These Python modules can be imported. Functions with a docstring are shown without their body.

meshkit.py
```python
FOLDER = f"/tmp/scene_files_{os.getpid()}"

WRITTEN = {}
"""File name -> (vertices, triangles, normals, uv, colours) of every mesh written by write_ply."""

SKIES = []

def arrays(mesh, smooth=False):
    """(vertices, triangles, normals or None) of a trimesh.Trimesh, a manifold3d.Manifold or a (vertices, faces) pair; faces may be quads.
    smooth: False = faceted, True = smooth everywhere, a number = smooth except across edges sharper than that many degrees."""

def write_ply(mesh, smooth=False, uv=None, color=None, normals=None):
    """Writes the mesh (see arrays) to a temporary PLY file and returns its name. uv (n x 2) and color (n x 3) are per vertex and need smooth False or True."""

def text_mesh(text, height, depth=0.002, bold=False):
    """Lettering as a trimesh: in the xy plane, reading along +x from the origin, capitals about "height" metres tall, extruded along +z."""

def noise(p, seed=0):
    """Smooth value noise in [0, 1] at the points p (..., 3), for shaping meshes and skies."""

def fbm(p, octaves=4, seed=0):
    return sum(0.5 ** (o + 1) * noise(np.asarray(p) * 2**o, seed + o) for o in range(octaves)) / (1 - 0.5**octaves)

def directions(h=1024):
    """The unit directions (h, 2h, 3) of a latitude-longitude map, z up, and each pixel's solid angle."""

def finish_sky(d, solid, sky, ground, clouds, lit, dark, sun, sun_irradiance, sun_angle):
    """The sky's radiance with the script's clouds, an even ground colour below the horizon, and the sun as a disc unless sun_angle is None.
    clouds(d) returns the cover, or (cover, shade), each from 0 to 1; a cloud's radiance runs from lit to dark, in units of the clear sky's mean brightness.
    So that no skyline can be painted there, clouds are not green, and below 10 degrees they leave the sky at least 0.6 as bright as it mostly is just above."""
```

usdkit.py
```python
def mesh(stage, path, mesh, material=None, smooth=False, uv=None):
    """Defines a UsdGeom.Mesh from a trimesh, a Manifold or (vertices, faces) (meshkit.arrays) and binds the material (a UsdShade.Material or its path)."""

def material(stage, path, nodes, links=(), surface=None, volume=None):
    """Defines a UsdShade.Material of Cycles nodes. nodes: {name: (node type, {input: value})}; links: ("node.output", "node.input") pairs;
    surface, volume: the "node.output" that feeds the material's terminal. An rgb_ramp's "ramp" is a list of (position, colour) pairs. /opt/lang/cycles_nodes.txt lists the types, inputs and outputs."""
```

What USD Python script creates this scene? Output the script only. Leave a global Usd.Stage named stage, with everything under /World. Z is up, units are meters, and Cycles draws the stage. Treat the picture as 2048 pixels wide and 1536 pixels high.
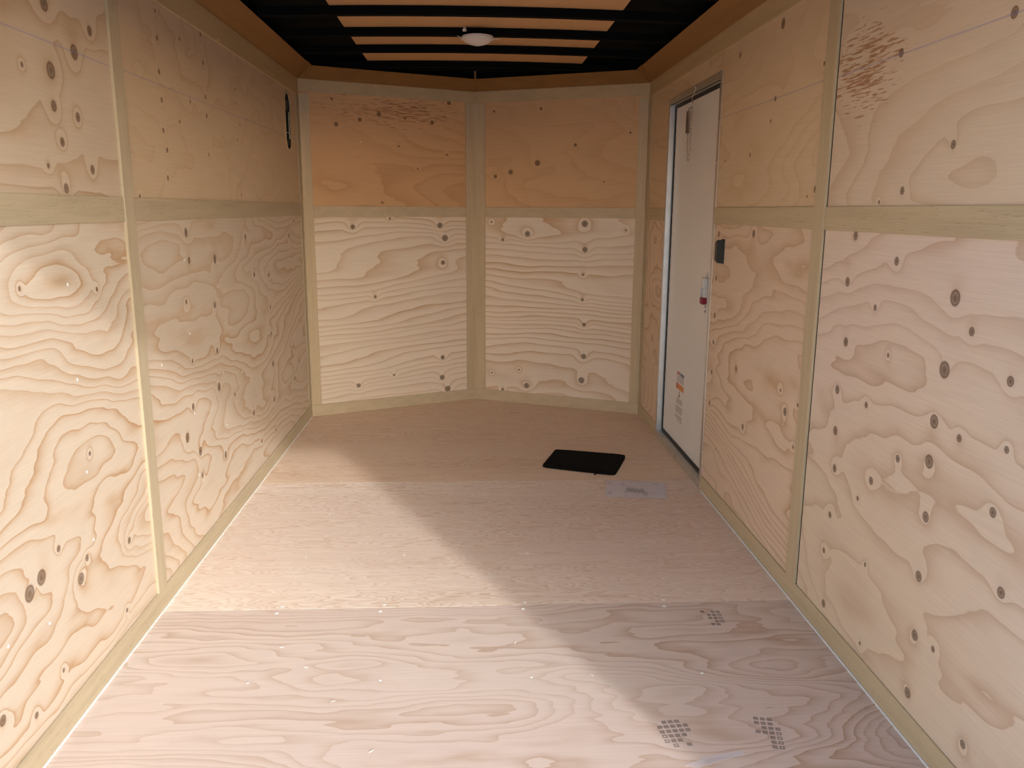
import math
import numpy as np
import trimesh
import usdkit
import meshkit
import shapely
from shapely.geometry import Polygon, LineString, Point, box as sbox
from pxr import Usd, UsdGeom, UsdLux, UsdShade, Sdf, Gf, Vt

stage = Usd.Stage.CreateInMemory()
UsdGeom.SetStageUpAxis(stage, UsdGeom.Tokens.z)
UsdGeom.SetStageMetersPerUnit(stage, 1.0)
world = UsdGeom.Xform.Define(stage, '/World')
stage.SetDefaultPrim(world.GetPrim())
UsdGeom.Scope.Define(stage, '/World/Looks')

# ------------------------------------------------------------------ camera, sky, sun, exposure
EXPOSURE = 0.0
SKY = 0.232
SKY_COLOR = (1.0, 0.965, 0.91)
SUN = 570.0
SUN_COLOR = (0.94, 0.965, 0.99)
SKY_ROT = math.atan2(0.475, -1.0)         # the side the sun stands on
SUN_DIR = np.array([-0.475, 1.0, -0.485])

cam = UsdGeom.Camera.Define(stage, '/World/camera')
R_, U_, F_ = np.array([0.998773, -0.049224, 0.005349]), np.array([0.004898, 0.205733, 0.978596]), np.array([0.049271, 0.977370, -0.205721])
cam.AddTransformOp().Set(Gf.Matrix4d(*R_, 0, *U_, 0, *(-F_), 0, -0.0335, 0.0, 1.2320, 1))
cam.CreateHorizontalApertureAttr(36.0)
cam.CreateVerticalApertureAttr(27.0)
cam.CreateFocalLengthAttr(36.0 * 1656.45 / 2048)
cam.CreateClippingRangeAttr(Gf.Vec2f(0.05, 200))
cam.CreateExposureAttr(EXPOSURE)

sky = UsdLux.DomeLight.Define(stage, '/World/sky')
sky.CreateIntensityAttr(1.0)
sky_mat = usdkit.material(stage, '/World/Looks/hazy_sky', {
    's': ('sky_texture', {'sky_type': 'multiple_scattering', 'sun_disc': False, 'sun_elevation': math.radians(23.7), 'sun_rotation': SKY_ROT,
                          'air_density': 1.0, 'aerosol_density': 2.2, 'ozone_density': 1.0}),
    't': ('mix_color', {'blend_type': 'multiply', 'fac': 1.0, 'b': SKY_COLOR, 'use_clamp_result': False}),
    'b': ('background_shader', {'strength': SKY})}, [('s.color', 't.a'), ('t.result', 'b.color')], surface='b.background')
UsdShade.MaterialBindingAPI.Apply(sky.GetPrim()).Bind(sky_mat)
sun = UsdLux.DistantLight.Define(stage, '/World/sun')
sun.CreateIntensityAttr(SUN)
sun.CreateAngleAttr(2.0)
sun.CreateColorAttr(Gf.Vec3f(*SUN_COLOR))
zl = -SUN_DIR / np.linalg.norm(SUN_DIR)
xl = np.cross((0, 0, 1), zl); xl /= np.linalg.norm(xl)
yl = np.cross(zl, xl)
sun.AddTransformOp().Set(Gf.Matrix4d(*xl, 0, *yl, 0, *zl, 0, 0, 0, 5, 1))

# ------------------------------------------------------------------ helpers
used = {}
def numbered(path):
    n = used.get(path, 0)
    used[path] = n + 1
    return path if n == 0 else f'{path}_{n:03d}'

def tag(prim, label=None, cat=None, group=None, kind=None):
    for k, v in (('label', label), ('category', cat), ('group', group), ('kind', kind)):
        if v:
            prim.SetCustomDataByKey(k, v)
    return prim

def thing(name, label, cat, loc=(0, 0, 0), rotz=0, group=None, kind=None):
    x = UsdGeom.Xform.Define(stage, numbered('/World/' + name))
    if any(loc):
        x.AddTranslateOp().Set(Gf.Vec3d(*map(float, loc)))
    if rotz:
        x.AddRotateZOp().Set(float(rotz))
    return tag(x.GetPrim(), label, cat, group, kind)

def obj(name, mesh, mat, parent=None, label=None, cat=None, group=None, kind=None, smooth=False):
    path = numbered((str(parent.GetPath()) if parent else '/World') + '/' + name)
    m = usdkit.mesh(stage, path, mesh, mat, smooth=smooth)
    return tag(m.GetPrim(), label, cat, group, kind)

def structure(name, mesh, mat, label, cat):
    return obj(name, mesh, mat, None, label, cat, None, 'structure')

def cat(*ms):
    return trimesh.util.concatenate(ms)

def bx(x0, x1, y0, y1, z0, z1, c=0.0):
    """A box; with c its edges are chamfered by c."""
    if c <= 0:
        m = trimesh.creation.box((x1 - x0, y1 - y0, z1 - z0))
        m.apply_translation(((x0 + x1) / 2, (y0 + y1) / 2, (z0 + z1) / 2))
        return m
    P = []
    lo, hi = np.array([x0, y0, z0]), np.array([x1, y1, z1])
    for a in range(3):
        for s in np.ndindex(2, 2, 2):
            p = np.where(s, hi - c, lo + c)
            p[a] = hi[a] if s[a] else lo[a]
            P.append(p)
    return trimesh.convex.convex_hull(np.array(P))

def prism(poly, t0, t1, plane):
    """Extrude a shapely polygon. plane: 'yz' (extrusion along x), 'xz' (along y), 'xy'."""
    if poly.geom_type != 'Polygon':
        return cat(*[prism(g, t0, t1, plane) for g in poly.geoms])
    m = trimesh.creation.extrude_polygon(poly, t1 - t0, engine='earcut')
    v = m.vertices
    a, b, t = v[:, 0].copy(), v[:, 1].copy(), v[:, 2] + t0
    out = {'yz': (t, a, b), 'xz': (a, t, b), 'xy': (a, b, t)}[plane]
    m = trimesh.Trimesh(np.stack(out, 1), m.faces, process=False)
    if m.volume < 0:
        m.invert()
    return m

def placed(m, M):
    m = m.copy(); m.apply_transform(M)
    if np.linalg.det(M[:3, :3]) < 0:
        m.invert()
    return m

def tube(pts, r, n=8, closed=False):
    pts = np.asarray(pts, float)
    if closed:
        pts = np.vstack([pts, pts[:1]])
    seg = []
    N = len(pts)
    t = np.gradient(pts, axis=0)
    if closed:
        t[0] = t[-1] = pts[1] - pts[-2]
    t /= np.linalg.norm(t, axis=1, keepdims=True)
    up = np.array([0, 0, 1.0]) if abs(t[0][2]) < 0.9 else np.array([1.0, 0, 0])
    a = np.cross(t[0], up); a /= np.linalg.norm(a)
    V = []
    for i in range(N):
        a = a - t[i] * (a @ t[i]); a /= np.linalg.norm(a)
        b = np.cross(t[i], a)
        th = np.arange(n) * 2 * np.pi / n
        V.append(pts[i] + r * (np.cos(th)[:, None] * a + np.sin(th)[:, None] * b))
    V = np.vstack(V)
    F = []
    for i in range(N - 1):
        for j in range(n):
            k = (j + 1) % n
            F += [[i * n + j, i * n + k, (i + 1) * n + k], [i * n + j, (i + 1) * n + k, (i + 1) * n + j]]
    if not closed:
        V = np.vstack([V, pts[:1], pts[-1:]])
        for j in range(n):
            k = (j + 1) % n
            F += [[N * n, k, j], [N * n + 1, (N - 1) * n + j, (N - 1) * n + k]]
    m = trimesh.Trimesh(V, F, process=False)
    if m.volume < 0:
        m.invert()
    return m

def disc(c, r, h, axis, n=12):
    """A small domed screw head whose base centre is c, rising h along axis (a unit vector)."""
    prof = np.array([[0, 0], [r, 0], [r, h * 0.4], [r * 0.7, h * 0.85], [0, h]])
    m = trimesh.creation.revolve(prof, sections=n)
    m.apply_transform(trimesh.geometry.align_vectors([0, 0, 1], axis))
    m.apply_translation(c)
    return m

def lathe(prof, n=40):
    return trimesh.creation.revolve(np.array(prof, float), sections=n)

# ------------------------------------------------------------------ materials
L = '/World/Looks/'
def plain(name, color, rough=0.5, metal=0.0, spec=0.5, noise=0.0, nscale=40.0, bump=0.0):
    nodes = {'p': ('principled_bsdf', {'base_color': color, 'roughness': rough, 'metallic': metal, 'specular_ior_level': spec})}
    links = []
    if noise or bump:
        nodes['tc'] = ('texture_coordinate', {})
        nodes['n'] = ('noise_texture', {'scale': nscale, 'detail': 3.0})
        links.append(('tc.object', 'n.vector'))
    if noise:
        nodes['r'] = ('rgb_ramp', {'ramp': [(0.25, tuple(c * (1 - noise) for c in color)), (0.75, tuple(min(1, c * (1 + noise)) for c in color))]})
        links += [('n.fac', 'r.fac'), ('r.color', 'p.base_color')]
    if bump:
        nodes['b'] = ('bump', {'strength': bump, 'distance': 0.002})
        links += [('n.fac', 'b.height'), ('b.normal', 'p.normal')]
    return usdkit.material(stage, L + name, nodes, links, surface='p.BSDF')

def plywood(name, u, v, base, late, D=9.0, D2=1.2, jag=0.09, slope=0.0, su=0.55, sv=3.0, seed=0.0, knots=(), K=1.6,
            contrast=(0.6, 1.0), line=0.5, chalk=None, tint=None, uk=1.0, streaks=None, fiber=0.05):
    """Rotary-cut softwood plywood: growth rings are level lines of a stretched field, pulled around the knots.
    u, v: world axes along and across the grain. knots: (position (x, y, z), radius in m)."""
    ax = {'x': 0, 'y': 1, 'z': 2}
    def sc(a, b):
        s = [0.0, 0.0, 0.0]; s[ax[u]] = a * uk; s[ax[v]] = b
        return tuple(s)
    off = (seed * 3.1, seed * 1.7, seed * 2.3)
    N, E = {}, []
    N['geo'] = ('geometry', {})
    for nm, (a, b, dt) in {'1': (su, sv, 1.0), '2': (su * 4, sv * 3.2, 2.0), '3': (9.0, 75.0, 2.0), '4': (0.8, 2.6, 1.0), '5': (7.0, 260.0, 2.0), '6': (0.35, 1.1, 1.0)}.items():
        N['m' + nm] = ('mapping', {'mapping_type': 'point', 'scale': sc(a, b), 'location': tuple(o + float(ord(nm)) for o in off)})
        N['n' + nm] = ('noise_texture', {'scale': 1.0, 'detail': dt, 'roughness': 0.45})
        E += [('geo.position', f'm{nm}.vector'), (f'm{nm}.vector', f'n{nm}.vector')]
    N['sep'] = ('separate_xyz', {}); E.append(('geo.position', 'sep.vector'))
    N['h0'] = ('math', {'math_type': 'multiply', 'value2': slope}); E.append((f'sep.{v}', 'h0.value1'))
    for i, (nm, amt) in enumerate((('1', D), ('2', D2), ('3', jag))):
        N[f'h{i+1}'] = ('math', {'math_type': 'multiply_add', 'value2': amt})
        E += [(f'n{nm}.fac', f'h{i+1}.value1'), (f'h{i}.value', f'h{i+1}.value3')]
    last = 'h3.value'
    g = None
    for i, (p, r) in enumerate(knots):
        s = 1.0 / (6.0 * r)
        N[f'km{i}'] = ('mapping', {'mapping_type': 'point', 'scale': (s, s, s), 'location': tuple(-float(c) * s for c in p)})
        N[f'kg{i}'] = ('gradient_texture', {'gradient_type': 'spherical'})
        E += [('geo.position', f'km{i}.vector'), (f'km{i}.vector', f'kg{i}.vector')]
        if g is None:
            g = f'kg{i}.fac'
        else:
            N[f'kx{i}'] = ('math', {'math_type': 'maximum'})
            E += [(g, f'kx{i}.value1'), (f'kg{i}.fac', f'kx{i}.value2')]
            g = f'kx{i}.value'
    if g:
        N['hk'] = ('math', {'math_type': 'multiply_add', 'value2': K})
        N['g2'] = ('math', {'math_type': 'power', 'value2': 2.0})
        E += [(g, 'g2.value1'), ('g2.value', 'hk.value1'), (last, 'hk.value3')]
        last = 'hk.value'
    N['fr'] = ('math', {'math_type': 'fraction'}); E.append((last, 'fr.value1'))
    N['idx'] = ('math', {'math_type': 'floor'}); E.append((last, 'idx.value1'))
    N['wn'] = ('white_noise_texture', {'dimensions': '1D'}); E.append(('idx.value', 'wn.w'))
    N['wn3'] = ('separate_color', {'color_type': 'rgb'}); E.append(('wn.color', 'wn3.color'))
    N['ex'] = ('map_range', {'from_min': 0.0, 'from_max': 1.0, 'to_min': 0.5 + 2.2 * (1 - line), 'to_max': 2.5 + 8 * (1 - line)}); E.append(('wn3.r', 'ex.value'))
    N['tp'] = ('math', {'math_type': 'power'}); E += [('fr.value', 'tp.value1'), ('ex.result', 'tp.value2')]
    N['soft'] = ('rgb_ramp', {'ramp': [(0.0, (.5,) * 3), (0.02, (0.0,) * 3), (1.0, (0.0,) * 3)]}); E.append(('fr.value', 'soft.fac'))
    N['ring'] = ('math', {'math_type': 'add', 'use_clamp': True}); E += [('tp.value', 'ring.value1'), ('soft.color', 'ring.value2')]
    N['rst'] = ('map_range', {'from_min': 0.0, 'from_max': 1.0, 'to_min': 0.6, 'to_max': 1.0}); E.append(('wn3.g', 'rst.value'))
    N['ring2'] = ('math', {'math_type': 'multiply'}); E += [('ring.value', 'ring2.value1'), ('rst.result', 'ring2.value2')]
    N['str'] = ('map_range', {'from_min': 0.36, 'from_max': 0.64, 'to_min': contrast[0], 'to_max': contrast[1], 'clamp': True}); E.append(('n4.fac', 'str.value'))
    N['rs'] = ('math', {'math_type': 'multiply'}); E += [('ring2.value', 'rs.value1'), ('str.result', 'rs.value2')]
    b2 = tint or tuple(c * 0.93 for c in base)
    N['bt'] = ('mix_color', {'a': base, 'b': b2})
    N['btr'] = ('map_range', {'from_min': 0.38, 'from_max': 0.62, 'to_min': 0.0, 'to_max': 1.0, 'clamp': True})
    E += [('n6.fac', 'btr.value'), ('btr.result', 'bt.fac')]
    N['wood'] = ('mix_color', {'b': late}); E += [('bt.result', 'wood.a'), ('rs.value', 'wood.fac')]
    N['fib'] = ('rgb_ramp', {'ramp': [(0.3, (1 - fiber,) * 3), (0.7, (1 + fiber * 0.4,) * 3)]}); E.append(('n5.fac', 'fib.fac'))
    N['wf'] = ('mix_color', {'blend_type': 'multiply', 'fac': 1.0}); E += [('wood.result', 'wf.a'), ('fib.color', 'wf.b')]
    out = 'wf.result'
    if streaks:                                                    # reddish broken streaks (splits and pitch)
        (p, rad, col, thr) = streaks
        N['sm'] = ('mapping', {'mapping_type': 'point', 'scale': sc(16.0, 250.0), 'location': (seed, seed, seed)})
        N['sn'] = ('noise_texture', {'scale': 1.0, 'detail': 1.5, 'roughness': 0.5})
        s = [0.0, 0.0, 0.0]; s[ax[u]] = 1 / rad[0]; s[ax[v]] = 1 / rad[1]
        N['sgm'] = ('mapping', {'mapping_type': 'point', 'scale': tuple(s), 'location': tuple(-float(c) * k for c, k in zip(p, s))})
        N['sg'] = ('gradient_texture', {'gradient_type': 'spherical'})
        N['sa'] = ('math', {'math_type': 'multiply_add', 'value2': 0.25})
        N['sr'] = ('map_range', {'from_min': thr, 'from_max': thr + 0.05, 'to_min': 0.0, 'to_max': 0.75, 'clamp': True})
        N['sr2'] = ('math', {'math_type': 'multiply'})
        N['sgr'] = ('map_range', {'from_min': 0.0, 'from_max': 0.2, 'to_min': 0.0, 'to_max': 1.0, 'clamp': True})
        N['smx'] = ('mix_color', {'b': col})
        E += [('geo.position', 'sm.vector'), ('sm.vector', 'sn.vector'), ('geo.position', 'sgm.vector'), ('sgm.vector', 'sg.vector'),
              ('sg.fac', 'sa.value1'), ('sn.fac', 'sa.value3'), ('sa.value', 'sr.value'), ('sg.fac', 'sgr.value'), ('sr.result', 'sr2.value1'), ('sgr.result', 'sr2.value2'),
              (out, 'smx.a'), ('sr2.value', 'smx.fac')]
        out = 'smx.result'
    if g:
        N['kf'] = ('rgb_ramp', {'ramp': [(0.0, (0,) * 3), (0.80, (0,) * 3), (0.835, (0.70,) * 3), (0.85, (0.88,) * 3), (0.88, (0.60,) * 3), (0.92, (0.72,) * 3), (1.0, (0.90,) * 3)]})
        N['kc'] = ('mix_color', {'b': (0.105, 0.050, 0.026)})
        E += [(g, 'kf.fac'), (out, 'kc.a'), ('kf.color', 'kc.fac')]
        out = 'kc.result'
    if chalk:
        N['cs'] = ('math', {'math_type': 'subtract', 'value2': chalk}); N['ca'] = ('math', {'math_type': 'absolute'})
        N['cr'] = ('map_range', {'from_min': 0.0008, 'from_max': 0.0026, 'to_min': 0.42, 'to_max': 0.0, 'clamp': True})
        N['cm'] = ('mix_color', {'b': (0.20, 0.19, 0.42)})
        E += [('sep.z', 'cs.value1'), ('cs.value', 'ca.value1'), ('ca.value', 'cr.value'), (out, 'cm.a'), ('cr.result', 'cm.fac')]
        out = 'cm.result'
    N['bump'] = ('bump', {'strength': 0.12, 'distance': 0.001}); E.append(('n5.fac', 'bump.height'))
    N['p'] = ('principled_bsdf', {'roughness': 0.62, 'specular_ior_level': 0.25})
    E += [(out, 'p.base_color'), ('bump.normal', 'p.normal')]
    return usdkit.material(stage, L + name, N, E, surface='p.BSDF')

def strip_wood(name, u, base=(0.53, 0.41, 0.255)):
    """Olive-tan lauan strips with a fine straight grain along world axis u."""
    s = {'x': (6, 260, 260), 'y': (260, 6, 260), 'z': (260, 260, 6)}[u]
    s2 = {'x': (2, 30, 30), 'y': (30, 2, 30), 'z': (30, 30, 2)}[u]
    N = {'g': ('geometry', {}), 'm': ('mapping', {'mapping_type': 'point', 'scale': s}), 'n': ('noise_texture', {'scale': 1.0, 'detail': 2.0}),
         'm2': ('mapping', {'mapping_type': 'point', 'scale': s2}), 'n2': ('noise_texture', {'scale': 1.0, 'detail': 1.0}),
         'm3': ('mapping', {'mapping_type': 'point', 'scale': tuple(q * 6 for q in s2), 'location': (7, 3, 5)}), 'v': ('noise_texture', {'scale': 2.2, 'detail': 0.0}),
         'a': ('math', {'math_type': 'multiply_add', 'value2': 0.5}), 'h': ('math', {'math_type': 'multiply', 'value2': 0.5}),
         'r': ('rgb_ramp', {'ramp': [(0.30, tuple(c * 0.86 for c in base)), (0.55, base), (0.72, tuple(c * 1.07 for c in base))]}),
         'sr': ('map_range', {'from_min': 0.735, 'from_max': 0.78, 'to_min': 0.0, 'to_max': 0.28, 'clamp': True}),
         'd': ('mix_color', {'b': (0.20, 0.12, 0.055)}),
         'b': ('bump', {'strength': 0.1, 'distance': 0.0008}), 'p': ('principled_bsdf', {'roughness': 0.6, 'specular_ior_level': 0.25})}
    E = [('g.position', 'm.vector'), ('m.vector', 'n.vector'), ('g.position', 'm2.vector'), ('m2.vector', 'n2.vector'), ('n.fac', 'h.value1'),
         ('n2.fac', 'a.value1'), ('h.value', 'a.value3'), ('a.value', 'r.fac'), ('g.position', 'm3.vector'), ('m3.vector', 'v.vector'), ('v.fac', 'sr.value'),
         ('r.color', 'd.a'), ('sr.result', 'd.fac'), ('d.result', 'p.base_color'), ('n.fac', 'b.height'), ('b.normal', 'p.normal')]
    return usdkit.material(stage, L + name, N, E, surface='p.BSDF')

KNOTS = {
    'LNU': [(2.072, 1.686, 1.6), (2.300, 1.672, 1.2), (2.201, 1.604, 1.7), (2.072, 1.542, 1.8), (2.069, 1.463, 1.2), (2.187, 1.450, 1.1), (2.093, 1.384, 1), (2.013, 1.326, 0.6), (2.241, 1.327, 1.1), (2.089, 1.277, 1.1), (1.944, 1.534, 0.6)],
    'LFU': [(2.782, 1.747, 0.8), (2.776, 1.648, 0.8), (2.781, 1.564, 0.8), (2.774, 1.471, 0.8), (2.795, 1.413, 0.8), (2.782, 1.326, 0.8), (3.235, 1.749, 0.8), (3.236, 1.631, 0.8), (3.235, 1.564, 0.8), (3.226, 1.843, 0.8), (2.784, 1.826, 0.6), (3.230, 1.426, 0.6), (2.934, 1.514, 0.6), (3.647, 1.714, 0.6), (3.638, 1.656, 0.6), (3.635, 1.511, 0.6), (3.645, 1.289, 0.6), (3.686, 1.575, 0.6), (3.058, 1.593, 0.6), (2.992, 1.784, 0.6), (2.538, 1.266, 0.6), (4.283, 1.669, 0.6)],
    'LFL': [(2.915, 1.151, 1.4), (3.667, 1.113, 1), (4.541, 1.090, 1), (4.678, 1.166, 0.9), (2.925, 1.056, 1.1), (3.216, 1.044, 1.6), (3.777, 0.942, 1), (4.045, 0.920, 1), (2.866, 0.920, 0.8), (3.178, 0.873, 1.1), (3.168, 0.700, 1.1), (4.028, 0.639, 1), (4.042, 0.766, 1), (4.036, 0.489, 1.3), (4.025, 0.315, 1.2), (3.162, 0.561, 1.5), (2.856, 0.555, 1.2), (2.776, 0.466, 1.6), (2.896, 0.383, 1.5), (3.186, 0.282, 1.4), (2.900, 0.292, 1), (2.883, 0.712, 0.7), (3.634, 0.343, 1.1), (3.744, 0.182, 0.9), (4.509, 0.321, 1.2), (4.521, 0.493, 0.9), (4.646, 0.396, 1.2), (4.016, 0.159, 0.8), (3.362, 0.487, 0.7)],
    'LNL': [(2.199, 1.025, 0.6), (2.069, 0.622, 0.6), (1.830, 1.061, 0.5), (1.782, 0.418, 1.7), (1.728, 0.405, 1.8), (1.957, 0.333, 1.4), (2.249, 0.313, 0.9), (1.868, 0.450, 0.8), (1.998, 0.370, 0.8), (1.576, 0.197, 1.1), (2.192, 0.128, 0.6), (1.697, 0.129, 0.7), (1.829, 0.160, 0.5)],
    'NLL': [(0.806, 1.128, 1.3), (0.246, 1.135, 1.6), (0.213, 1.057, 1.8), (0.228, 0.904, 1.3), (0.679, 0.707, 0.9), (0.238, 0.296, 1.3), (0.802, 0.164, 1.2), (0.243, 0.165, 1.5), (0.205, 0.086, 1.8), (0.570, 0.210, 0.7), (0.573, 1.176, 0.7)],
    'NRL': [(0.355, 1.086, 1.6), (0.726, 1.152, 1.8), (0.731, 0.996, 1.5), (0.110, 1.157, 0.6), (0.188, 1.046, 0.8), (0.982, 1.117, 0.6), (0.722, 0.845, 0.7), (0.721, 0.691, 0.9), (0.736, 0.537, 1.1), (0.738, 0.337, 1.5), (0.727, 0.183, 1.8), (0.358, 0.119, 1.6), (0.113, 0.185, 0.6), (0.191, 0.079, 0.8), (0.304, 0.219, 0.6)],
    'NLU': [(0.176, 1.871, 1.2), (0.625, 1.779, 1.2), (0.742, 1.742, 1.1), (0.462, 1.764, 0.7), (0.884, 1.710, 1.1), (0.289, 1.749, 1.1), (0.904, 1.848, 0.7), (0.505, 1.603, 0.6), (0.194, 1.563, 0.6), (0.387, 1.472, 0.5), (0.618, 1.271, 0.6)],
    'NRU': [(0.435, 1.829, 0.8), (0.127, 1.825, 0.7), (0.416, 1.513, 1.6), (0.240, 1.461, 1.3), (0.137, 1.436, 1), (0.656, 1.614, 0.9), (0.990, 1.675, 0.6), (0.839, 1.398, 0.5)],
    'RFU': [(2.869, 1.838, 1.6), (3.310, 1.816, 1.1), (2.509, 1.655, 0.6), (2.895, 1.605, 0.8), (2.486, 1.611, 0.6), (3.121, 1.435, 0.8), (3.428, 1.431, 0.6), (2.503, 1.297, 1), (2.560, 1.277, 0.5), (2.926, 1.535, 0.6)],
    'RNU': [(1.634, 1.604, 1.1), (2.057, 1.605, 1), (1.792, 1.374, 0.9), (1.988, 1.282, 0.9), (2.098, 1.256, 0.5)],
    'RNL': [(2.211, 1.169, 1.1), (1.981, 1.115, 1), (2.235, 1.044, 1.2), (1.720, 1.053, 1.7), (2.066, 0.992, 0.8), (1.648, 0.991, 0.9), (2.213, 0.880, 1.2), (1.977, 0.884, 0.6), (1.729, 0.895, 1.8), (1.507, 0.915, 1), (2.239, 0.740, 1.2), (2.064, 0.737, 0.8), (2.229, 0.623, 1.2), (1.746, 0.774, 1.5), (1.647, 0.763, 0.8), (1.492, 0.783, 0.7), (1.748, 0.680, 1.5), (1.882, 0.646, 0.9), (2.213, 0.516, 1.1), (2.216, 0.375, 0.9), (2.000, 0.550, 1), (1.737, 0.552, 1.2), (1.508, 0.649, 1), (2.235, 0.257, 0.8), (1.988, 0.323, 0.6), (1.738, 0.406, 1.2), (1.453, 0.504, 1.1), (2.207, 0.102, 1.1), (1.727, 0.263, 1.2), (1.650, 0.271, 0.7), (1.729, 0.113, 1.2), (1.507, 0.132, 0.9), (1.974, 0.104, 0.5), (2.062, 0.480, 0.6)],
    'RFL': [(3.460, 0.955, 1.1), (3.453, 0.799, 1.1), (3.449, 0.683, 1), (3.452, 0.554, 1.1), (3.456, 0.415, 1), (3.130, 0.629, 1), (2.607, 0.585, 1.3), (3.011, 0.427, 1.1), (2.507, 0.631, 0.6), (2.659, 0.646, 0.6), (2.518, 0.490, 0.6), (3.326, 0.248, 0.6), (3.026, 1.151, 1.3), (3.457, 1.137, 1.1)],
}
def knots_of(key):
    out = []
    for a, b, r in KNOTS[key]:
        if key[0] == 'L':
            p = (-1.0, a, b)
        elif key[0] == 'R':
            p = (1.0, a, b)
        else:
            s = -1 if key[1] == 'L' else 1
            p = (s * a * 0.9085, YN - a * 0.418, b)
        out.append((p, r * 0.01))
    return out

YR, YW, YN = 0.55, 4.93, 5.39           # rear opening, end of the side walls, point of the nose
ZL = (1.194, 1.261)                     # middle rail on the left wall
ZR = (1.180, 1.246)                     # middle rail on the right wall
HC = 1.945                              # foot of the coves
YB = 2.442                              # seam between the wall sheets

FIR, FIR_LATE = (0.620, 0.500, 0.392), (0.41, 0.215, 0.085)  # first pair: left wall sheets, darkened to offset the strong light there
PINK, PINK_LATE = (0.720, 0.560, 0.450), (0.47, 0.285, 0.175)
UP, UP_LATE = (0.620, 0.460, 0.310), (0.46, 0.29, 0.155)  # left far upper sheet, base lowered against the excess light on that wall

M = {}
M['LNL'] = plywood('ply_left_near_lower', 'y', 'z', FIR, (0.40, 0.21, 0.085), D=34, D2=4.0, su=0.7, sv=2.3, seed=1.3, contrast=(0.7, 1.0), knots=knots_of('LNL'), jag=0.14, slope=2, line=0.5)
M['LNU'] = plywood('ply_left_near_upper', 'y', 'z', (0.58, 0.445, 0.33), (0.35, 0.195, 0.075), D=16, D2=1.8, su=0.5, sv=2.2, seed=2.2, knots=knots_of('LNU'), slope=7, line=0.5, chalk=1.604)  # base darkened too, countering the over-bright left side
M['LFL'] = plywood('ply_left_far_lower', 'y', 'z', FIR, FIR_LATE, D=26, D2=3.5, su=0.55, sv=2.4, seed=3.7, knots=knots_of('LFL'), K=1.2, slope=8, line=0.45)
M['LFU'] = plywood('ply_left_far_upper', 'y', 'z', UP, UP_LATE, D=12, D2=2.6, su=0.9, sv=2.0, seed=4.1, knots=knots_of('LFU'), slope=1, line=0.35, contrast=(0.3, 0.75), chalk=1.608)
M['RNL'] = plywood('ply_right_near_lower', 'y', 'z', PINK, PINK_LATE, D=16, D2=3.0, su=0.55, sv=2.0, seed=5.9, knots=knots_of('RNL'), K=0.9, slope=4, line=0.4, contrast=(0.5, 0.9), tint=(0.70, 0.545, 0.385))
M['RNU'] = plywood('ply_right_near_upper', 'y', 'z', (0.69, 0.53, 0.38), (0.52, 0.34, 0.20), D=22, D2=2.2, su=0.5, sv=1.7, seed=6.4, K=0.7, knots=knots_of('RNU'), slope=6, line=0.4, contrast=(0.4, 0.85), chalk=1.602, streaks=((1.0, 2.24, 1.60), (0.24, 0.16), (0.32, 0.12, 0.038), 0.672))
M['RFL'] = plywood('ply_right_far_lower', 'y', 'z', (0.75, 0.56, 0.40), (0.44, 0.25, 0.115), D=25, D2=3.4, su=0.65, sv=2.2, seed=7.2, knots=knots_of('RFL'), K=1.0, slope=6, line=0.42)
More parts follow.
